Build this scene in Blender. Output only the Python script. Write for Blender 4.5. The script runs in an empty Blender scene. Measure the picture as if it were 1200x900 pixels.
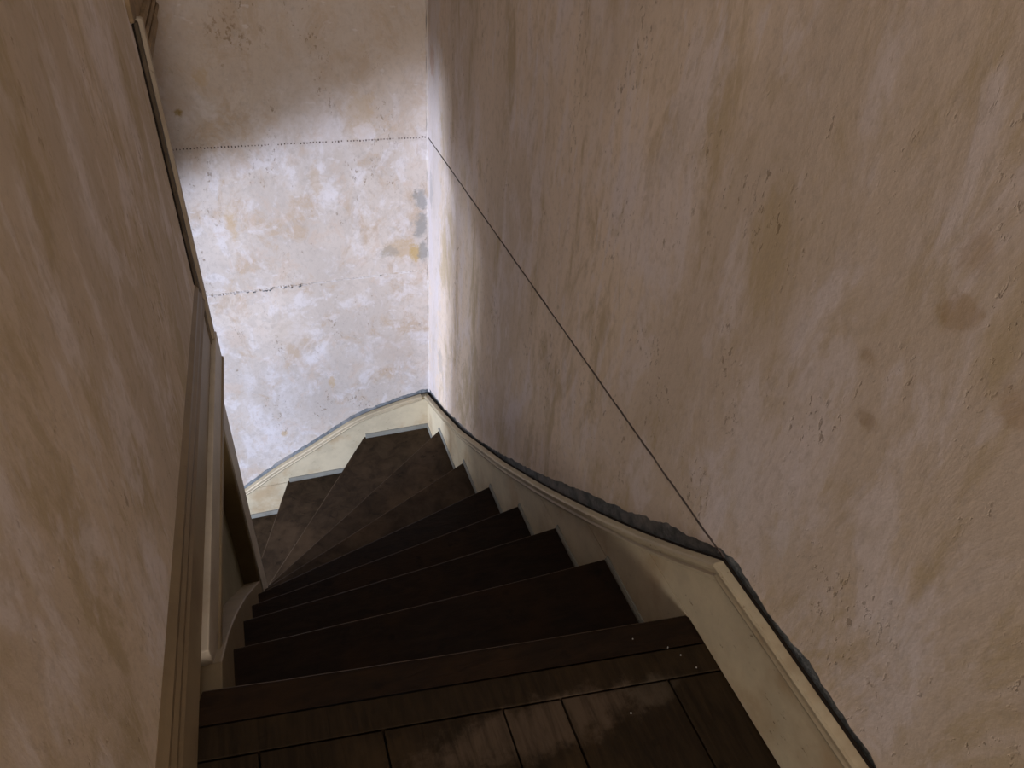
import bpy, bmesh, math, random
from mathutils import Vector, noise
random.seed(7)
S = bpy.context.scene
COL = S.collection

# ------------------------------------------------------------ camera
H = 1.16
cd = bpy.data.cameras.new('camera'); cam = bpy.data.objects.new('camera', cd); COL.objects.link(cam)
Fv = Vector((0.29903094, 0.73016754, -0.61435809)); Rv = Vector((0.94196114, -0.32883122, 0.06767006)); Uv = Vector((0.15260964, 0.59893689, 0.78612016))
from mathutils import Matrix
M = Matrix(((Rv.x, Uv.x, -Fv.x, 0), (Rv.y, Uv.y, -Fv.y, 0), (Rv.z, Uv.z, -Fv.z, H), (0, 0, 0, 1)))
cam.matrix_world = M
cd.sensor_width = 36; cd.lens = 36 * 829.28 / 1200; cd.clip_start = 0.02
S.camera = cam

# ------------------------------------------------------------ light and exposure
S.view_settings.view_transform = 'Standard'; S.view_settings.look = 'None'
S.view_settings.gamma = 1; S.view_settings.use_curve_mapping = False
S.view_settings.exposure = 0.14
W = bpy.data.worlds.new('world'); S.world = W; W.use_nodes = True
W.node_tree.nodes['Background'].inputs[0].default_value = (0.75, 0.85, 1.0, 1)
W.node_tree.nodes['Background'].inputs[1].default_value = 1.0

def area(name, loc, target, sx, sy, power, color, spread=180):
    l = bpy.data.lights.new(name, 'AREA'); l.shape = 'RECTANGLE'; l.size = sx; l.size_y = sy
    l.energy = power; l.color = color; l.spread = math.radians(spread)
    o = bpy.data.objects.new(name, l); COL.objects.link(o); o.location = loc
    d = Vector(target) - Vector(loc)
    o.rotation_euler = d.to_track_quat('-Z', 'Y').to_euler()
    return o
# daylight through the small window of the room below the stair, beyond the partition
WIN = (-2.68, 0.30, -0.85)
area('window_daylight', WIN, (0.2, 2.7, -0.6), 0.36, 0.22, 142, (0.79, 0.87, 1.10))
area('lower_room_fill', (-2.68, 1.15, -0.66), (0.4, 2.4, -0.7), 0.5, 0.24, 30, (0.84, 0.89, 1.03))  # added soft fill that widens the lower light; no window opens here
# weak added fill high above the stairwell, source unseen
area('overhead_fill', (0.15, 0.80, 3.74), (0.15, 0.8, 0.0), 0.8, 1.6, 9, (1.0, 0.88, 0.76))
# added fill from the room behind the viewer, sources unseen
area('room_rear_fill', (0.05, -3.62, 1.40), (0.25, 1.6, 0.4), 1.0, 1.3, 84, (1.0, 0.89, 0.81))
area('room_side_fill', (-0.9, -2.6, 0.95), (0.66, 1.5, 0.4), 1.0, 0.9, 20, (1.0, 0.90, 0.82))

# ------------------------------------------------------------ node helper
class NT:
    def __init__(s, name):
        s.m = bpy.data.materials.new(name); s.m.use_nodes = True
        s.t = s.m.node_tree; s.b = s.t.nodes['Principled BSDF']
        s.pos = s.t.nodes.new('ShaderNodeNewGeometry').outputs['Position']
    def n(s, k, **kw):
        o = s.t.nodes.new(k)
        for a, v in kw.items(): setattr(o, a, v)
        return o
    def lk(s, a, b): s.t.links.new(a, b)
    def mapped(s, scale, loc=(0, 0, 0), src=None):
        m = s.n('ShaderNodeMapping'); m.inputs['Scale'].default_value = scale; m.inputs['Location'].default_value = loc
        s.lk(src or s.pos, m.inputs['Vector']); return m.outputs[0]
    def noise(s, scale=1, detail=6, rough=.6, stretch=(1, 1, 1), loc=(0, 0, 0), dist=0):
        o = s.n('ShaderNodeTexNoise'); o.inputs['Scale'].default_value = scale; o.inputs['Detail'].default_value = detail
        o.inputs['Roughness'].default_value = rough; o.inputs['Distortion'].default_value = dist
        s.lk(s.mapped(stretch, loc), o.inputs['Vector']); return o.outputs['Fac']
    def ramp(s, v, a, b, lo=0., hi=1.):
        o = s.n('ShaderNodeMapRange'); o.interpolation_type = 'SMOOTHSTEP'
        o.inputs['From Min'].default_value = a; o.inputs['From Max'].default_value = b
        o.inputs['To Min'].default_value = lo; o.inputs['To Max'].default_value = hi
        s.lk(v, o.inputs['Value']); return o.outputs[0]
    def math(s, op, a, b=0., c=None):
        o = s.n('ShaderNodeMath'); o.operation = op
        for i, v in enumerate((a, b, c)):
            if v is None: continue
            if isinstance(v, (int, float)): o.inputs[i].default_value = v
            else: s.lk(v, o.inputs[i])
        return o.outputs[0]
    def mix(s, f, a, b):
        o = s.n('ShaderNodeMix'); o.data_type = 'RGBA'
        for i, v in ((0, f), (6, a), (7, b)):
            if isinstance(v, (int, float)): o.inputs[i].default_value = v
            elif isinstance(v, tuple): o.inputs[i].default_value = (*v, 1)
            else: s.lk(v, o.inputs[i])
        return o.outputs[2]
    def blob(s, p, r, wob=.5, sc=(1, 1, 1), fleck=False):
        """irregular spot of wear or of painted-in light at a place on the surface"""
        o = s.n('ShaderNodeVectorMath'); o.operation = 'DISTANCE'
        q = Vector((p[0] * sc[0], p[1] * sc[1], p[2] * sc[2]))
        s.lk(s.mapped(sc), o.inputs[0]); o.inputs[1].default_value = q
        if not hasattr(s, '_w'): s._w = s.noise(26, 6, .7, loc=(3, 1, 7)); 
        v = s.math('MULTIPLY_ADD', s._w, -2 * r * wob * 2.2, o.outputs['Value'])
        if not hasattr(s, '_f'): s._f = s.ramp(s.noise(48, 5, .65, (1, 1, .8), (8, 2, 2)), .52, .60)
        k = s.ramp(s.math('ADD', v, 2.2 * r * wob), (.5 if not fleck else .3) * r, (1.1 if not fleck else 1.7) * r, 1, 0)
        return s.math('MULTIPLY', k, s._f) if fleck else k
    def bump(s, h, strength=.3, dist=.01):
        o = s.n('ShaderNodeBump'); o.inputs['Strength'].default_value = strength; o.inputs['Distance'].default_value = dist
        s.lk(h, o.inputs['Height']); s.lk(o.outputs[0], s.b.inputs['Normal'])
    def out(s, col, rough=.8, spec=.3):
        if isinstance(col, tuple): s.b.inputs['Base Color'].default_value = (*col, 1)
        else: s.lk(col, s.b.inputs['Base Color'])
        if isinstance(rough, (int, float)): s.b.inputs['Roughness'].default_value = rough
        else: s.lk(rough, s.b.inputs['Roughness'])
        s.b.inputs['Specular IOR Level'].default_value = spec
        return s.m

def plaster(name, base, pale, ochre, streak=(1, 1, .3), pale_amt=.55, seed=0., spots=(), back=False):
    t = NT(name); L = (seed, seed * 1.7, seed * .6)
    big = t.noise(2.2, 4, .55, streak, L)
    c = t.mix(t.ramp(big, .32, .68), tuple(x * .86 for x in base), tuple(min(1, x * 1.10) for x in base))
    och = t.noise(7.5, 10, .72, streak, (L[0] + 4, L[1], L[2] + 2), .5)
    c = t.mix(t.math('MULTIPLY', t.ramp(och, .49, .62), .75), c, ochre)
    st = t.noise(10, 9, .66, streak, (L[0] + 9, L[1] + 3, L[2]), .5)
    c = t.mix(t.math('MULTIPLY', t.ramp(st, .50, .62), pale_amt), c, pale)
    p2 = t.noise(3.2, 7, .6, (1, 1, .55), (L[0] + 2, L[1] + 8, 3))
    c = t.mix(t.math('MULTIPLY', t.ramp(p2, .54, .64), pale_amt), c, pale)
    if back:
        m1 = t.noise(19, 10, .72, (1, 1, 1), (5, 2, 9), .5); c = t.mix(t.math('MULTIPLY', t.ramp(m1, .50, .62), .45), c, tuple(x * .80 for x in base))
        m2 = t.noise(11, 9, .7, (1, 1, .8), (15, 2, 1), .6); c = t.mix(t.math('MULTIPLY', t.ramp(m2, .52, .64), .5), c, (.56, .45, .37))
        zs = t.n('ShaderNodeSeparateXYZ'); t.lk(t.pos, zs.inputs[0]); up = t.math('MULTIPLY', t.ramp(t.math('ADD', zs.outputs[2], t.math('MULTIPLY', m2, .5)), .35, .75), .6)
        c = t.mix(up, c, (.44, .35, .27))  # browner upper wall; its dimness above the window light is put into the colour
    # fine mottling and brown specks of old glue
    fine = t.noise(55, 5, .7, (1, 1, .8), L)
    c = t.mix(t.math('MULTIPLY', t.ramp(fine, .48, .7), .30), c, tuple(x * .55 for x in base))
    sp = t.noise(95, 3, .6, (1, 1, .6), (1, L[0], 2)); where = t.noise(9, 5, .7, (1, 1, .5), (L[0], 5, 5))
    k = t.math('MULTIPLY', t.ramp(sp, .59, .66), t.ramp(where, .52, .62))
    c = t.mix(t.math('MULTIPLY', k, .5 if not back else .6), c, (.19, .13, .07))
    # pale scratches
    sc = t.noise(70, 2, .5, (1, .35, .12) if not back else (.3, 1, .5), (5, 5, L[0])); c = t.mix(t.math('MULTIPLY', t.ramp(sc, .67, .74), .35), c, pale)
    if not back:
        s2 = t.noise(30, 6, .65, (1, 1, .22), (15, 5, L[0] + 3), .3); c = t.mix(t.math('MULTIPLY', t.math('MULTIPLY', t.ramp(s2, .57, .66), t.ramp(big, .42, .55)), .5), c, pale)
        s3 = t.noise(24, 7, .7, (1, 1, .4), (25, 5, L[0] + 8), .3); c = t.mix(t.math('MULTIPLY', t.ramp(s3, .54, .64), .35), c, ochre)
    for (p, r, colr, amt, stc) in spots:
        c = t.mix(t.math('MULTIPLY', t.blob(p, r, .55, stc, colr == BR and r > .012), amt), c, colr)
    hgt = t.math('ADD', t.math('MULTIPLY', st, .8), t.math('MULTIPLY', fine, .35))
    hgt = t.math('SUBTRACT', hgt, t.math('MULTIPLY', k, .4))
    t.bump(hgt, .35, .006)
    return t.out(c, .86, .2)

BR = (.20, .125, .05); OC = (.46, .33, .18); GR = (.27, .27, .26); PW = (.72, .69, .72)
one = (1, 1, 1)
back_spots = [((.544, 2.7, -.275), .085, OC, .55, (1, 1, 1.6)), ((.61, 2.7, -.30), .045, (.47, .33, .13), .8, (1.6, 1, .8)),
              ((.50, 2.7, -.285), .05, GR, .45, (1, 1, 1.5)), ((.634, 2.7, -.06), .035, GR, .75, (1.1, 1, .55)),
              ((.630, 2.7, -.17), .040, GR, .75, (1.2, 1, .5)), ((.638, 2.7, -.30), .035, GR, .7, (1.4, 1, .6)),
              ((-.02, 2.7, .59), .055, BR, .6, (1, 1, 1)), ((.03, 2.7, .54), .035, BR, .55, one), ((.10, 2.7, .56), .018, BR, .6, (1.5, 1, .5)),
              ((-.04, 2.7, .47), .011, BR, .9, one), ((.02, 2.7, .455), .012, BR, .9, (.7, 1, 1)), ((.035, 2.7, .452), .01, BR, .9, one),
              ((-.218, 2.7, .325), .02, (.26, .17, .03), .85, one), ((-.12, 2.7, .44), .03, OC, .45, one),
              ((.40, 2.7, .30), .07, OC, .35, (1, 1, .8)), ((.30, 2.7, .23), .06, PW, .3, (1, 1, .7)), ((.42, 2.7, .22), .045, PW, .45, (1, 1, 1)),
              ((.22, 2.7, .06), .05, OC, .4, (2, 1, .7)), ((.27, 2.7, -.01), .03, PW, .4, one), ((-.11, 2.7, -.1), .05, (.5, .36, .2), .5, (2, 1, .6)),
              ((.2, 2.7, -.93), .03, (.5, .36, .2), .6, (1.6, 1, .8)), ((-.05, 2.7, -1.2), .022, (.5, .36, .2), .7, (1.3, 1, .8)),
              ((.5, 2.7, -.8), .10, (.50, .42, .36), .35, one), ((.05, 2.7, -.62), .10, (.5, .42, .34), .35, one)]
right_spots = [((.66, .43, .80), .03, (.34, .20, .07), .4, (1, 1, 1.2)), ((.66, .44, .86), .025, (.34, .20, .07), .3, (1, 1.2, 1)), ((.66, .50, .69), .02, (.32, .2, .09), .4, (1, 1, 1.4)),
               ((.66, .47, .62), .018, (.3, .19, .09), .4, one), ((.66, .33, .75), .025, (.34, .20, .08), .35, one),
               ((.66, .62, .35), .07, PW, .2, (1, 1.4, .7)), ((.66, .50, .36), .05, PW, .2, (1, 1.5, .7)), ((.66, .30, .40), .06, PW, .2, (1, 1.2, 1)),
               ((.66, 2.62, -.1), .13, (.64, .61, .64), .5, (1, 1, .09)), ((.66, 2.5, -.75), .05, GR, .35, (1, 1, .6)), ((.66, 2.66, .0), .03, GR, .4, (1, 1, .4)), ((.66, 2.64, .50), .04, (.45, .26, .16), .5, (1, 1, .6))]  # long pale spot by the corner paints in the window-lit strip
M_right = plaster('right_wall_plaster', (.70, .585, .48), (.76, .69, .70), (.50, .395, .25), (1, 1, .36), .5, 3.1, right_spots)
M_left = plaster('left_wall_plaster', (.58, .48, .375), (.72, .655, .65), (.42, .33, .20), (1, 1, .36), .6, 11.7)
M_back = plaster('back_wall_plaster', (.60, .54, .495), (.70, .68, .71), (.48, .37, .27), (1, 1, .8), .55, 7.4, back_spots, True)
M_room = plaster('room_plaster', (.40, .36, .32), (.5, .48, .48), (.35, .28, .2), one, .3, 2.2)

def paint_mat(name, base, grime, seed=0, amt=.5):
    t = NT(name)
    a = t.noise(9, 8, .65, (1, 1, 1), (seed, 0, 0)); b = t.noise(90, 4, .7, (1, .6, 1), (0, seed, 0)); w = t.noise(5, 5, .6, loc=(2, seed, 1))
    c = t.mix(t.ramp(a, .35, .7), base, tuple(x * .82 for x in base))
    c = t.mix(t.math('MULTIPLY', t.ramp(w, .50, .68), amt), c, grime)
    c = t.mix(t.math('MULTIPLY', t.math('MULTIPLY', t.ramp(b, .62, .70), t.ramp(a, .48, .6)), .8), c, (.10, .05, .02))
    t.bump(t.math('ADD', t.math('MULTIPLY', a, .5), t.math('MULTIPLY', b, .2)), .25, .004)
    return t.out(c, .55, .35)
M_cream = paint_mat('cream_string_paint', (.63, .55, .39), (.40, .26, .13), 1.0, .55)
M_cap = paint_mat('cream_moulding_paint', (.50, .425, .295), (.26, .17, .085), 5.0, .5)
M_skirt = paint_mat('tan_skirting_paint', (.26, .195, .115), (.16, .105, .055), 9.0, .5)
M_skirtcap = paint_mat('shaded_skirting_moulding_paint', (.19, .135, .075), (.11, .07, .035), 41.0, .5)  # darker copy of the skirting paint, shade of the moulding put into the colour
M_inner = paint_mat('brown_string_paint', (.22, .165, .095), (.16, .10, .05), 13.0, .5)
M_bead = paint_mat('grey_green_bead_paint', (.25, .25, .22), (.11, .10, .08), 17.0, .6)
M_fascia = paint_mat('grey_fascia_paint', (.44, .38, .30), (.28, .21, .13), 21.0, .4)
M_newel = paint_mat('brown_newel_paint', (.17, .12, .055), (.12, .08, .035), 25.0, .4)
M_under = paint_mat('drab_panel_paint', (.24, .21, .13), (.14, .11, .06), 29.0, .4)

def mortar():
    t = NT('grey_mortar'); a = t.noise(30, 8, .7); b = t.noise(8, 4, .6)
    c = t.mix(t.ramp(a, .35, .7), (.135, .152, .165), (.30, .32, .335)); c = t.mix(t.math('MULTIPLY', t.ramp(b, .5, .65), .6), c, (.36, .345, .34))
    t.bump(a, .8, .01); return t.out(c, .9, .1)
M_mortar = mortar()
def wood(name, dark, mid, grain, seed=0, rough=.58, patch=None):
    t = NT(name)
    g = t.noise(14, 8, .65, grain, (seed, 0, 0), .6); f = t.noise(60, 4, .6, grain, (0, seed, 0)); w = t.noise(4.5, 6, .6, loc=(seed, seed, 0)); s_ = t.noise(22, 5, .6, loc=(0, 1, seed))
    c = t.mix(t.ramp(g, .3, .72), dark, mid)
    c = t.mix(t.math('MULTIPLY', t.ramp(w, .48, .66), .55), c, tuple(x * 1.7 for x in mid))
    c = t.mix(t.math('MULTIPLY', t.ramp(s_, .6, .7), .6), c, tuple(x * .5 for x in dark))
    for p, rr, cc, am, sc in (patch or ()): c = t.mix(t.math('MULTIPLY', t.blob(p, rr, .4, sc), t.math('MULTIPLY', t.ramp(g, .3, .6, .4, 1), am)), c, cc)
    t.bump(t.math('ADD', g, t.math('MULTIPLY', f, .5)), .3, .004)
    return t.out(c, t.ramp(w, .3, .7, rough - .06, rough + .14), .12)
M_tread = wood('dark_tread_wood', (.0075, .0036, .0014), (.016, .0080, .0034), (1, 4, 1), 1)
M_dusty_lit = wood('dusty_lit_tread_wood', (.024, .015, .008), (.058, .038, .022), (1, 1, 1), 2, .65)  # paler winder treads: dust, plus window light painted into the colour
M_floor = wood('dark_floor_wood', (.011, .0062, .0022), (.024, .0145, .0062), (5, .6, 1), 4, .6, [((.30, .500, 0), .05, (.075, .052, .034), .8, (.22, 1, 1)), ((.52, .50, 0), .03, (.06, .045, .03), .6, (.5, 1, 1))])
M_edge = wood('worn_nosing_wood', (.050, .030, .014), (.11, .072, .040), (1, 4, 1), 8)
M_riser = wood('dark_riser_wood', (.007, .004, .002), (.012, .0075, .004), (1, 1, 4), 6)
M_dark = NT('dark_gap').out((.018, .013, .010), .9, .1)
M_corner = wood('dark_corner_wood', (.055, .040, .026), (.10, .075, .05), (3, 3, .6), 9)
M_palewood = paint_mat('pale_corner_paint', (.34, .275, .20), (.2, .14, .09), 33.0, .5)
M_header = wood('brown_header_wood', (.16, .11, .06), (.24, .17, .10), (3, .6, 3), 14)

# ------------------------------------------------------------ mesh helpers
def link(name, me, mats, parent=None, smooth=False):
    o = bpy.data.objects.new(name, me); COL.objects.link(o)
    for m in (mats if isinstance(mats, (list, tuple)) else [mats]): me.materials.append(m)
    if smooth:
        for p in me.polygons: p.use_smooth = True
    if parent: o.parent = parent
    return o
def finish(name, bm, mats, parent=None, bev=0., smooth=False):
    bmesh.ops.recalc_face_normals(bm, faces=bm.faces)
    if bev: bmesh.ops.bevel(bm, geom=[e for e in bm.edges if e.calc_length() > bev * 3 and len(e.link_faces) == 2 and e.calc_face_angle(0) > .5], offset=bev, segments=2, affect='EDGES', profile=.6)
    me = bpy.data.meshes.new(name); bm.to_mesh(me); bm.free()
    return link(name, me, mats, parent, smooth)
def slab(bm, a, b):
    """loft two equal-length closed outlines"""
    va = [bm.verts.new(p) for p in a]; vb = [bm.verts.new(p) for p in b]; n = len(a)
    bm.faces.new(va); bm.faces.new(vb[::-1])
    for i in range(n): bm.faces.new((va[i], va[(i + 1) % n], vb[(i + 1) % n], vb[i]))
def box(bm, x0, x1, y0, y1, z0, z1):
    slab(bm, [(x0, y0, z0), (x1, y0, z0), (x1, y1, z0), (x0, y1, z0)], [(x0, y0, z1), (x1, y0, z1), (x1, y1, z1), (x0, y1, z1)])
def boxo(name, d, mat, parent=None, bev=0.):
    bm = bmesh.new(); box(bm, *d); return finish(name, bm, mat, parent, bev)
def prism_z(bm, poly, z0, z1): slab(bm, [(x, y, z0) for x, y in poly], [(x, y, z1) for x, y in poly])
def strip(bm, pts, thick_dir, lo):
    """columns between an upper polyline (3-D) and lower heights lo(i), pushed by thick_dir; all quads"""
    n = len(pts); rows = []
    for i, p in enumerate(pts):
        p = Vector(p); q = Vector((p.x, p.y, lo[i]))
        rows.append([bm.verts.new(v) for v in (p, p + thick_dir, q + thick_dir, q)])
    for i in range(n - 1):
        a, b = rows[i], rows[i + 1]
        for j in range(4): bm.faces.new((a[j], b[j], b[(j + 1) % 4], a[(j + 1) % 4]))
    bm.faces.new(rows[0]); bm.faces.new(rows[-1][::-1])
def sweep(bm, path, out, prof):
    """moulding: profile points (out, up) carried along a path lying in a wall plane"""
    out = Vector(out); P = [Vector(p) for p in path]; rows = []
    for i, p in enumerate(P):
        d1 = (P[i] - P[i - 1]).normalized() if i else (P[1] - P[0]).normalized()
        d2 = (P[i + 1] - P[i]).normalized() if i < len(P) - 1 else d1
        t = (d1 + d2).normalized(); up = out.cross(t)
        if up.z < 0: up = -up
        k = 1 / max(.5, t.dot(d1))
        rows.append([bm.verts.new(p + out * a + up * b * k) for a, b in prof])
    n = len(prof)
    for i in range(len(rows) - 1):
        for j in range(n): bm.faces.new((rows[i][j], rows[i + 1][j], rows[i + 1][(j + 1) % n], rows[i][(j + 1) % n]))
    bm.faces.new(rows[0]); bm.faces.new(rows[-1][::-1])
def interp(pts, x):
    pts = sorted(pts)
    if x <= pts[0][0]: return pts[0][1]
    for (a, b), (c, d) in zip(pts, pts[1:]):
        if x <= c: return b + (d - b) * (x - a) / (c - a)
    return pts[-1][1]
def smooth_curve(pts, step):
    a, b = pts[0][0], pts[-1][0]; n = max(2, int((b - a) / step)); r = []
    for i in range(n + 1):
        x = a + (b - a) * i / n
        s = sum(interp(pts, min(b, max(a, x + k))) for k in (-.05, -.025, 0, .025, .05)) / 5 if .12 < x - a and x < b - .06 else interp(pts, x)
        r.append((x, s))
    return r
def struct(o, label=None, kind='structure'):
    o['kind'] = kind
    if label: o['label'] = label
    return o
def tag(o, label, cat, group=None):
    o['label'] = label; o['category'] = cat
    if group: o['group'] = group
    return o

XR = .66; YB = 2.71; R_ = .1885
Z = [0.0, -0.188, -0.372, -0.571, -0.761, -0.951, -1.117, -1.300, -1.507, -1.715, -1.905, -2.095, -2.285, -2.475]
ZF = -2.66

# ------------------------------------------------------------ setting: walls
TOP = 3.80; YL = -.10; YF = -3.7; XF = -2.95   # near end of the left partition; the landing opens into a room behind the viewer
band = [(.10, .208), (.224, .206), (.29, .209), (.373, .219), (.442, .207), (.494, .209), (.538, .217), (.576, .212), (.606, .204), (.649, .171), (.691, .141), (.739, .112),
        (.802, .064), (.893, -.010), (1.002, -.084), (1.158, -.197), (1.349, -.339), (1.645, -.537), (1.925, -.715), (2.414, -.959), (2.72, -1.07)]
cap = [(-3.7, .203), (.23, .201), (.443, .201), (.587, .198), (.683, .117), (.819, .008), (1.021, -.141), (1.233, -.290), (1.363, -.376), (1.6, -.530), (1.891, -.700), (2.118, -.833), (2.437, -.983), (2.705, -1.095)]
wr = boxo('wall_right', (XR + .012, XR + .22, YF, YB + .2, -2.9, TOP), M_mortar); struct(wr, 'old stripped plaster wall rising to the right of the stairs')
bm = bmesh.new(); pts = []; lo = []; y = -3.7
while y < YB:
    r = noise.noise(Vector((y * 22, 0, 3))) * .007 + noise.noise(Vector((y * 60, 2, 0))) * .006
    lo.append(interp(band, y) + r + .002); pts.append((XR + .006, y, TOP)); y += .008 if y > -.2 else .1
strip(bm, pts, Vector((.012, 0, 0)), lo)
finish('plaster', bm, M_right, wr)

wb = boxo('wall_back', (-1.3, XR + .012, YB + .006, YB + .2, -2.9, TOP), M_mortar); struct(wb, 'blotchy whitewashed wall facing the foot of the stairs, lit from the left')
bcap = [(-1.15, -2.02), (-.7, -1.77), (-.45, -1.62), (-.265, -1.505), (-.126, -1.408), (.029, -1.320), (.179, -1.232), (.263, -1.180), (.33, -1.152), (.52, -1.103), (.636, -1.082), (.66, -1.078)]
bm = bmesh.new(); pts = []; lo = []; x = -1.3
while x < XR + .008:
    r = noise.noise(Vector((x * 25, 5, 3))) * .006 + noise.noise(Vector((x * 80, 2, 7))) * .003
    lo.append(interp(bcap, x) + .019 + r * 1.5); pts.append((x, YB, TOP)); x += .008
strip(bm, pts, Vector((0, .010, 0)), lo)
finish('plaster', bm, M_back, wb)
# raised repair seam across the back wall
bm = bmesh.new(); x = -.36; rows = []
while x < .655:
    zc = -.405 + (x + .25) * .016 + noise.noise(Vector((x * 12, 0, 0))) * .004
    h = .0045 + .004 * abs(noise.noise(Vector((x * 60, 1, 0)))); d = .003 + .006 * abs(noise.noise(Vector((x * 70, 9, 0)))) * (2.4 if x < .12 else .8)
    rows.append([bm.verts.new(v) for v in ((x, YB + .002, zc + h * 1.8), (x, YB - d, zc + h * .4), (x, YB - d * .5, zc - h * .3), (x, YB + .002, zc - h * 1.2))]); x += .006
for a, b in zip(rows, rows[1:]):
    for j in range(4): bm.faces.new((a[j], b[j], b[(j + 1) % 4], a[(j + 1) % 4]))
o = finish('plaster_seam', bm, plaster('seam_plaster', (.66, .62, .60), (.78, .77, .80), (.5, .4, .3), one, .6, 1.3), wb)
o['label'] = 'rough white repair seam running level across the back wall'
# small broken holes under the seam
bm = bmesh.new(); random.seed(5)
for i in range(18):
    x = random.choice([random.uniform(-.2, .16), random.uniform(-.1, .12), random.uniform(-.2, .62)]); zc = -.405 + (x + .25) * .016 + random.uniform(-.006, .006)
    w = random.uniform(.002, .006); h = random.uniform(.0008, .0022)
    slab(bm, [(x - w, YB + .001, zc), (x, YB + .001, zc + h), (x + w, YB + .001, zc), (x, YB + .001, zc - h)], [(x - w, YB - .0085, zc), (x, YB - .0085, zc + h), (x + w, YB - .0085, zc), (x, YB - .0085, zc - h)])
finish('seam_hole', bm, M_mortar, wb)['kind'] = 'stuff'

# dotted line of tack holes at landing skirting height, on both walls
def tacks(name, parent, pos, n, nx, mat):
    bm = bmesh.new()
    for i in range(n):
        p = pos(i); s = random.uniform(.0020, .0034)
        if nx == 'y':
            if random.random() < .12: continue
            box(bm, p[0] - s * .75, p[0] + s * .75, p[1] - .0012, p[1] + .002, p[2] - s, p[2] + s)
        else:
            box(bm, p[0] - .0012, p[0] + .002, p[1] - s * 2.2, p[1] + s * 2.2, p[2] - s * .8, p[2] + s * .8)
    o = finish(name, bm, mat, parent); o['kind'] = 'stuff'; return o
tm = NT('tack_rust').out((.13, .105, .095), .9, .1)
tacks('tack_line', wb, lambda i: (-.30 + i * .0115, YB, .196 + noise.noise(Vector((i * .3, 0, 0))) * .003 + random.uniform(-.0012, .0012)), 84, 'y', tm)
tacks('tack_line', wr, lambda i: (XR + .006, .60 + i * .0092, .196 + noise.noise(Vector((i * .2, 4, 0))) * .002), 229, 'x', tm)
# ridge of filler down the corner
bm = bmesh.new(); z = -1.08; rows = []
while z < TOP:
    w = .0045 + .003 * noise.noise(Vector((z * 14, 3, 3)))
    rows.append([bm.verts.new(v) for v in ((XR + .007 - w * 1.6, YB + .001, z), (XR + .004 - w * .4, YB - w * .7, z), (XR + .007, YB - w * 1.6, z), (XR + .009, YB + .002, z))]); z += .02
for a, b in zip(rows, rows[1:]):
    for j in range(3): bm.faces.new((a[j], b[j], b[j + 1], a[j + 1]))
finish('corner_filler', bm, M_back, wb)

# upper left partition (slightly out of square): face x = xl(y)
xl = lambda y: -.252 + .038 * y
YE = 1.80
YF = -3.7; XF = -2.95      # the landing opens into a room behind the viewer
bm = bmesh.new(); prism_z(bm, [(xl(YL), YL), (xl(YE - .02), YE - .02), (-.33, YE - .02), (-.33, YL)], .0, TOP)
wl = finish('wall_left', bm, M_left); struct(wl, 'plastered partition wall filling the left side')
cg = bpy.data.objects.new('corner_guard', None); 
# wooden guard on the end of the partition: dark gap, dark board, pale rounded edge
def vpost(name, x0, x1, y0, y1, z0, z1, mat, bev=.003): return boxo(name, (x0, x1, y0, y1, z0, z1), mat, wl, bev)
o = vpost('corner_guard', -.345, -.1765, YE - .052, YE - .012, .0, .80, M_corner, .004); o['label'] = 'dark wooden guard board on the end of the left partition'
o = vpost('guard_moulding', -.345, -.1675, YE - .030, YE - .006, .0, .805, M_palewood, .006); o['label'] = 'paler rounded edge strip of the guard board'
o = vpost('guard_gap', -.20, -.1835, YE - .066, YE - .050, .195, .80, M_dark, 0)
o = vpost('upper_post', -.345, -.178, YE - .085, YE - .004, .805, TOP, M_header, .004)
o['label'] = 'brown wooden post above the guard board'

# lower partition under the fascia and between the two flights
# header beam across the opening between partition and back wall
tr = boxo('trim_1', (-.34, -.212, YE - .02, YB + .01, .60, TOP), M_header, None, .003); struct(tr, 'brown moulded header beam at the upper left meeting the back wall')
for zz in (.655, .683, .712):
    bm = bmesh.new(); sweep(bm, [(-.212, YE - .02, zz), (-.212, YB, zz - .012)], (1, 0, 0), [(0, 0), (.010, .001), (.013, .010), (.009, .019), (0, .020)])
    finish('moulding', bm, M_header, tr)

# enclosure: landing back wall, stairwell ceiling, floor slab, room below left
o = boxo('wall_front', (XF - .15, .9, YF - .15, YF, -.3, 2.6), M_room); struct(o)
o = boxo('wall_left_room', (XF - .15, XF, YF, -.4, -.3, 2.6), M_room); struct(o)
o = boxo('wall_between', (XF, -.33, -.4, -.25, .0, 2.6), M_room); struct(o)
bm = bmesh.new()
for d in ((XF - .15, .9, YF, -.4, 2.6, 2.7), (-.33, .9, -.45, -.4, 2.6, TOP)): box(bm, *d)
struct(finish('ceiling_room', bm, M_room))
bm = bmesh.new()   # stairwell ceiling round the gap for the added overhead fill
for d in ((-.4, .9, -.45, -.1, TOP, TOP + .1), (-.4, -.3, -.1, 1.7, TOP, TOP + .1), (.64, .9, -.1, 1.7, TOP, TOP + .1), (-.4, .9, 1.7, 2.95, TOP, TOP + .1)): box(bm, *d)
struct(finish('ceiling', bm, M_room))
fl = boxo('floor', (-.33, XR + .012, YF, .60, -.20, -.030), M_riser); struct(fl, 'dark stained boarded landing in the foreground')
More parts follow.
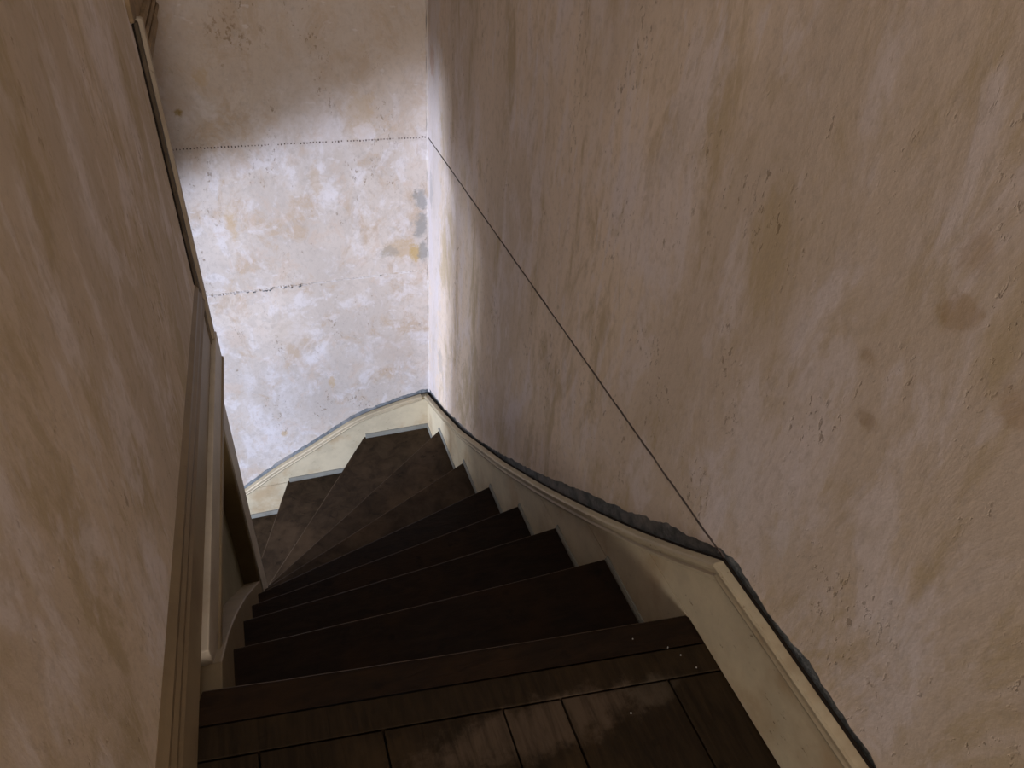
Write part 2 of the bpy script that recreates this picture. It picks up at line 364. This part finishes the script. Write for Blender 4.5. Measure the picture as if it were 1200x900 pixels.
# room on the far side of the partition, lower down
o = boxo('ceiling_lower', (-2.9, -.33, -.4, 1.25, -.10, .0), M_room); struct(o)
o = boxo('ceiling_well', (-2.9, -.33, -.4, 2.9, TOP, TOP + .1), M_room); struct(o)
bm = bmesh.new()   # outer wall of the lower flight, with a wide opening into the room beyond
for d in ((-1.30, -1.15, -.4, .75, -2.9, TOP), (-1.30, -1.15, 2.25, 2.75, -2.9, TOP), (-1.30, -1.15, .75, 2.25, -.265, TOP), (-1.30, -1.15, .75, 2.25, -2.9, -1.75)): box(bm, *d)
struct(finish('wall_well', bm, M_room))
bm = bmesh.new()   # outer room walls with a small window
wy0, wy1, wz0, wz1 = .08, .52, -1.09, -.71
X0, X1 = -2.95, -2.75
for d in ((X0, X1, -.5, wy0, -2.9, TOP), (X0, X1, wy1, 2.9, -2.9, TOP), (X0, X1, wy0, wy1, -2.9, wz0), (X0, X1, wy0, wy1, wz1, TOP), (X0, -1.3, 2.75, 2.95, -2.9, TOP), (X0, -.33, -.6, -.4, -2.9, TOP)): box(bm, *d)
struct(finish('wall_outer', bm, M_room))
o = boxo('floor_lower', (-2.95, -.30, -.6, 2.9, -2.86, ZF), M_floor); struct(o)
wn = boxo('window_1', (-2.80, -2.77, wy0, wy1, wz0 - .001, wz0 + .03), M_cream); struct(wn)
for d in ((-2.80, -2.77, wy0, wy1, wz1 - .03, wz1), (-2.80, -2.77, wy0, wy0 + .03, wz0, wz1), (-2.80, -2.77, wy1 - .03, wy1, wz0, wz1)):
    boxo('window_frame', d, M_cream, wn)

# ------------------------------------------------------------ baseboard / wall string on the right
br = bpy.data.objects.new('baseboard_right', None); COL.objects.link(br); br.location = (0, 0, 0)
struct(br, 'cream painted skirting and stair string along the right wall')
capc = [(y, z) for y, z in cap if y < .6] + [(.635, .158)] + smooth_curve([c for c in cap if c[0] > .68], .04)
def piece(zlo, zhi, y0, y1, step=.03):
    """board of the string between two level joints, its top following the cap"""
    bm = bmesh.new(); ys = []; y = y0
    while y < y1 - 1e-6: ys.append(y); y += step
    ys.append(y1); pts = []; lo = []
    for y in ys:
        top = min(interp(capc, y) - .02, zhi); pts.append((XR - .006, y, top)); lo.append(min(zlo, top - .004) if callable(zlo) is False else zlo(y))
    strip(bm, pts, Vector((.020, 0, 0)), lo)
    return finish('board', bm, M_cream, br)
yat = lambda z: next(y for y in [i * .005 for i in range(600)] if y > .5 and interp(capc, y) - .022 < z)
piece(.0030, 9, -3.7, yat(.006))
piece(-.1860, .0000, .56, yat(-.183), .02)
piece(-.3810, -.1890, .80, yat(-.378), .02)
bm = bmesh.new(); pts = []; lo = []; y = 1.05
while y < YB + .001: pts.append((XR - .006, y, min(interp(capc, y) - .02, -.3835))); lo.append(interp(capc, y) - .62); y += .02
strip(bm, pts, Vector((.020, 0, 0)), lo); finish('board', bm, M_cream, br)
prof = [(-.006, 0), (.014, 0), (.017, -.004), (.016, -.011), (.010, -.015), (.0095, -.021), (.013, -.025), (.011, -.031), (.004, -.036), (-.006, -.036)]
bm = bmesh.new(); sweep(bm, [(XR - .004, y, z) for y, z in capc], (-1, 0, 0), prof)
o = finish('cap_moulding', bm, M_cap, br); o['label'] = 'rounded cap moulding along the top of the right string'
bm = bmesh.new(); sweep(bm, [(XR + .004, y, z + .0004) for y, z in capc], (-1, 0, 0), [(0, 0), (.0055, 0), (.0045, .0018), (0, .0018)])
finish('shadow_gap', bm, M_dark, br)
bm = bmesh.new(); sweep(bm, [(XR - .0055, y, z - .0365) for y, z in capc if z > -1.2 and y > .62], (-1, 0, 0), [(0, 0), (.0016, 0), (.0016, -.0036), (0, -.0036)])
finish('shadow_gap', bm, M_dark, br)

# wall string on the back wall
bb = bpy.data.objects.new('baseboard_back', None); COL.objects.link(bb); struct(bb, 'cream painted stair string along the back wall')
bc = smooth_curve(bcap, .04)
def bpiece(x0, x1, hi, lo_):
    bm = bmesh.new(); n = int((x1 - x0) / .03); pts = []; lo = []
    for i in range(n + 1):
        x = x0 + (x1 - x0) * i / n; t = min(interp(bc, x) - .016, hi); pts.append((x, YB - .012, t)); lo.append(min(t - .004, lo_ if lo_ is not None else interp(bc, x) - .55))
    strip(bm, pts, Vector((0, .020, 0)), lo); finish('board', bm, M_cream, bb)
bpiece(-.245, XR - .004, 9, -1.5150)
bpiece(-1.15, .10, -1.5175, None)
profb = [(-.006, 0), (.014, 0), (.018, -.004), (.018, -.010), (.010, -.014), (.010, -.020), (.014, -.024), (.010, -.030), (.003, -.034), (-.006, -.034)]
bm = bmesh.new(); sweep(bm, [(x, YB - .010, z) for x, z in bc if x < .648], (0, -1, 0), profb)
o = finish('cap_moulding', bm, M_cap, bb); o['label'] = 'cap moulding along the top of the back string'

# left skirting of the landing, running on over the stairwell
bl = bpy.data.objects.new('baseboard_left', None); COL.objects.link(bl); struct(bl, 'tan painted moulded skirting along the left partition')
fx = lambda y: -.240 + .034 * y
def lstrip(name, prof, y0, y1, mat):
    bm = bmesh.new(); n = 12; rows = []
    for i in range(n + 1):
        y = y0 + (y1 - y0) * i / n; rows.append([bm.verts.new((fx(y) + a, y, z)) for a, z in prof])
    for a, b in zip(rows, rows[1:]):
        for j in range(len(prof)): bm.faces.new((a[j], b[j], b[(j + 1) % len(prof)], a[(j + 1) % len(prof)]))
    bm.faces.new(rows[0]); bm.faces.new(rows[-1][::-1]); return finish(name, bm, mat, bl)
lstrip('board', [(-.03, 0), (.0, 0), (.0, .120), (-.03, .120)], YL, YE - .004, M_skirt)
lstrip('cap_moulding', [(-.03, .120), (.006, .120), (.008, .128), (.004, .136), (.004, .150), (.0065, .156), (.002, .166), (.002, .178), (-.004, .186), (-.009, .194), (-.03, .194)], YL, YE - .004, M_skirtcap)
lstrip('shadow_gap', [(-.03, .194), (-.0105, .194), (-.0105, .199), (-.03, .199)], YL, YE - .05, M_dark)
# fascia below, round lower corner at the near end
bm = bmesh.new(); ring = [(.80, -.004)] + [(.82 + .0 - .02 * math.cos(a) , -.09 - .022 * math.sin(a)) for a in [i * math.pi / 8 for i in range(5)]] + [(1.2, -.112), (YE + .02, -.112), (YE + .02, -.004)]
slab(bm, [(fx(y) + .012, y, z) for y, z in ring], [(-.325, y, z) for y, z in ring])
o = finish('fascia', bm, M_fascia, bl, .003); o['label'] = 'grey-brown fascia board under the skirting beside the stairwell'
lstrip('bead', [(.008, -.088), (.0155, -.091), (.017, -.099), (.016, -.108), (.010, -.114), (-.02, -.114), (-.02, -.088)], .79, YE + .018, M_inner)

# ------------------------------------------------------------ landing boards (parts of the floor)
def t0(x): return .726 + (x + .21) * (-.107 / .87)
def board(name, poly, z0, z1, mat, parent, bev=.0018):
    bm = bmesh.new(); prism_z(bm, poly, z0, z1); return finish(name, bm, mat, parent, bev)
xs = [-.232, -.130, .0605, .2575, .3585, .5545, XR + .004]
for a, b in zip(xs, xs[1:]):
    g = .0016
    board('floorboard', [(a + g, YF), (b - g, YF), (b - g, t0(b) - .123), (a + g, t0(a) - .123)], -.030, random.uniform(-.002, .0), M_floor, fl)
board('floorboard', [(-.228, t0(-.228) - .120), (XR, t0(XR) - .120), (XR, t0(XR) - .066), (-.228, t0(-.228) - .066)], -.030, -.0006, M_floor, fl)

# ------------------------------------------------------------ the staircase
stc = bpy.data.objects.new('staircase', None); COL.objects.link(stc); stc.location = (0, .7, ZF)
tag(stc, 'dark brown wooden winding staircase descending and turning left round a newel post', 'staircase')
OFF = Vector((0, .7, ZF))
def kid(o): o.location = -OFF; return o
Lp = [(-.21, .726), (-.2, .918), (-.2, 1.112), (-.2, 1.298), (-.2, 1.476), (-.2, 1.63), (-.24, 1.735), (-.3, 1.775), (-.395, 1.80), (-.43, 1.80), (-.45, 1.80), (-.45, 1.72), (-.45, 1.55), (-.45, 1.33)]
Rp = [(XR + .004, .618), (XR + .004, .910), (XR + .004, 1.174), (XR + .004, 1.446), (XR + .004, 1.726), (XR + .004, 2.061), (XR + .004, 2.467), (.328, YB - .002), (-.069, YB - .002), (-.45, YB - .002), (-.98, YB - .002), (-1.148, 2.2), (-1.148, 1.75), (-1.148, 1.36)]
corner = {7: (XR + .004, YB - .002), 11: (-1.148, YB - .002)}
def back_off(a, b, d):
    """line a-b moved d towards the upper steps"""
    v = Vector((b[0] - a[0], b[1] - a[1])).normalized(); n = Vector((v.y, -v.x)) * d
    return (a[0] + n.x, a[1] + n.y), (b[0] + n.x, b[1] + n.y)
def tread(k):
    a, b = Lp[k], Rp[k]
    if k == 0: la, lb = (-.228, t0(-.228) - .063), (XR, t0(XR) - .063)
    else:
        la, lb = back_off(Lp[k - 1], Rp[k - 1], .030)
    poly = [a, b] + ([corner[k]] if k in corner else []) + [lb, la]
    if k == 8: lb = (lb[0], YB - .002); poly = [a, b, lb, la]
    # clamp into the well
    poly = [(min(x, XR + .004), min(y, YB - .002)) for x, y in poly]
    # step the front edge a little: worn, never quite straight
    n = 14; front = [(a[0] + (b[0] - a[0]) * i / n, a[1] + (b[1] - a[1]) * i / n) for i in range(n + 1)]
    v = Vector((b[0] - a[0], b[1] - a[1])).normalized(); nn = Vector((-v.y, v.x))
    fr = []
    for i, (x, y) in enumerate(front):
        w = (-.0035 * math.sin(math.pi * i / n) + .0012 * noise.noise(Vector((i * .7, k, 0)))) if 0 < i < n else 0
        fr.append((x + nn.x * w, y + nn.y * w))
    poly = fr + poly[2:]
    bm = bmesh.new(); prism_z(bm, poly, Z[k] - .030, Z[k])
    bmesh.ops.recalc_face_normals(bm, faces=bm.faces)
    fe = [e for e in bm.edges if all(abs((w.co.x - a[0]) * nn.x + (w.co.y - a[1]) * nn.y) < .012 for w in e.verts) and abs(e.verts[0].co.z - e.verts[1].co.z) < 1e-6]
    rr = bmesh.ops.bevel(bm, geom=fe, offset=.006 if k else .008, segments=3, affect='EDGES', profile=.5)
    for f in bm.faces:
        c = f.calc_center_median()
        if f.normal.z > .25 and f.normal.z < .95 and (c.x - a[0]) * nn.x + (c.y - a[1]) * nn.y > -.012: f.material_index = 1
    me = bpy.data.meshes.new('tread'); bm.to_mesh(me); bm.free()
    return kid(link('tread', me, [M_dusty_lit if k >= 5 else M_tread, M_edge], stc))
def riser(k):
    a, b = back_off(Lp[k], Rp[k], .022); c, d = back_off(Lp[k], Rp[k], .040)
    cl = lambda p: (min(p[0], XR + .004), min(p[1], YB - .002))
    bm = bmesh.new(); zl = Z[k + 1] if k + 1 < len(Z) else ZF
    prism_z(bm, [cl(a), cl(b), cl(d), cl(c)], zl + .0005, Z[k] - .030); return kid(finish('riser', bm, M_riser, stc))
for k in range(14):
    t = tread(k); riser(k)
    if 1 <= k <= 7:      # painted bead where the tread meets the right string
        y0 = Rp[k - 1][1] + .0; y1 = Rp[k][1] - .004 if k < 7 else YB - .014
        x1 = XR - .006
        bm = bmesh.new(); q = [(x1 + .002, Z[k]), (x1 - .007, Z[k]), (x1 - .0065, Z[k] + .006), (x1 - .003, Z[k] + .012), (x1 + .002, Z[k] + .013)]
        slab(bm, [(a, y0, z) for a, z in q], [(a, y1, z) for a, z in q]); o = finish('wall_bead', bm, M_bead, t); o['label'] = 'grey painted bead along the wall end of the tread'
    if k in (7, 8, 9, 10):
        x0 = max(Rp[k][0] + .004, -1.14); x1 = (XR - .008) if k == 7 else Rp[k - 1][0] + .0
        yb = YB - .012
        bm = bmesh.new(); q = [(yb + .002, Z[k]), (yb - .012, Z[k]), (yb - .011, Z[k] + .010), (yb - .005, Z[k] + .020), (yb + .002, Z[k] + .021)]
        slab(bm, [(x0, a, z) for a, z in q], [(x1, a, z) for a, z in q]); o = finish('wall_bead', bm, M_bead, t); o['label'] = 'grey painted bead along the wall end of the tread'

# inner closed string with curved top
top = [(.715, -.040), (.80, -.046), (.843, -.079), (.92, -.140), (1.004, -.216), (1.088, -.297), (1.18, -.392), (1.259, -.474), (1.337, -.562), (1.47, -.708), (1.607, -.862)]
bm = bmesh.new(); strip(bm, [(-.186, y, z) for y, z in top], Vector((-.049, 0, 0)), [z - .42 for y, z in top])
o = kid(finish('inner_string', bm, M_inner, stc, .003)); o['label'] = 'tan painted inner string board with swept top edge'
# newel post
bm = bmesh.new(); box(bm, -.250, -.186, 1.60, 1.762, ZF, -.113)
o = kid(finish('newel_post', bm, M_newel, stc, .004)); o['label'] = 'dark brown newel post under the left partition'
bm = bmesh.new(); box(bm, -.187, -.1825, 1.612, 1.758, -1.25, -.114)
o = kid(finish('newel_facing', bm, M_fascia, stc, .0015)); o['label'] = 'paler facing strip on the side of the newel post'
# boarded partition under the landing between the two flights
o = kid(boxo('spandrel_panel', (-.33, -.236, .40, 1.75, ZF, -.114), M_under, stc))
# floor of the room behind the viewer
o = boxo('floor_room', (XF, -.33, YF, -.25, -.20, -.002), M_floor); struct(o)
# drops of white paint on the landing
random.seed(11)
bm = bmesh.new()
for x, y in ((.585, .566), (.615, .515), (.463, .475), (.53, .60), (.60, .545)):
    rr = random.uniform(.0012, .0022); ring = [(x + rr * math.cos(a), y + rr * math.sin(a)) for a in [i * math.pi / 4 for i in range(8)]]
    slab(bm, [(a, b, -.003) for a, b in ring], [(x + (a - x) * .6, y + (b - y) * .6, .0012) for a, b in ring])
finish('paint_drop', bm, NT('white_paint').out((.28, .27, .25), .5, .3), fl)['kind'] = 'stuff'
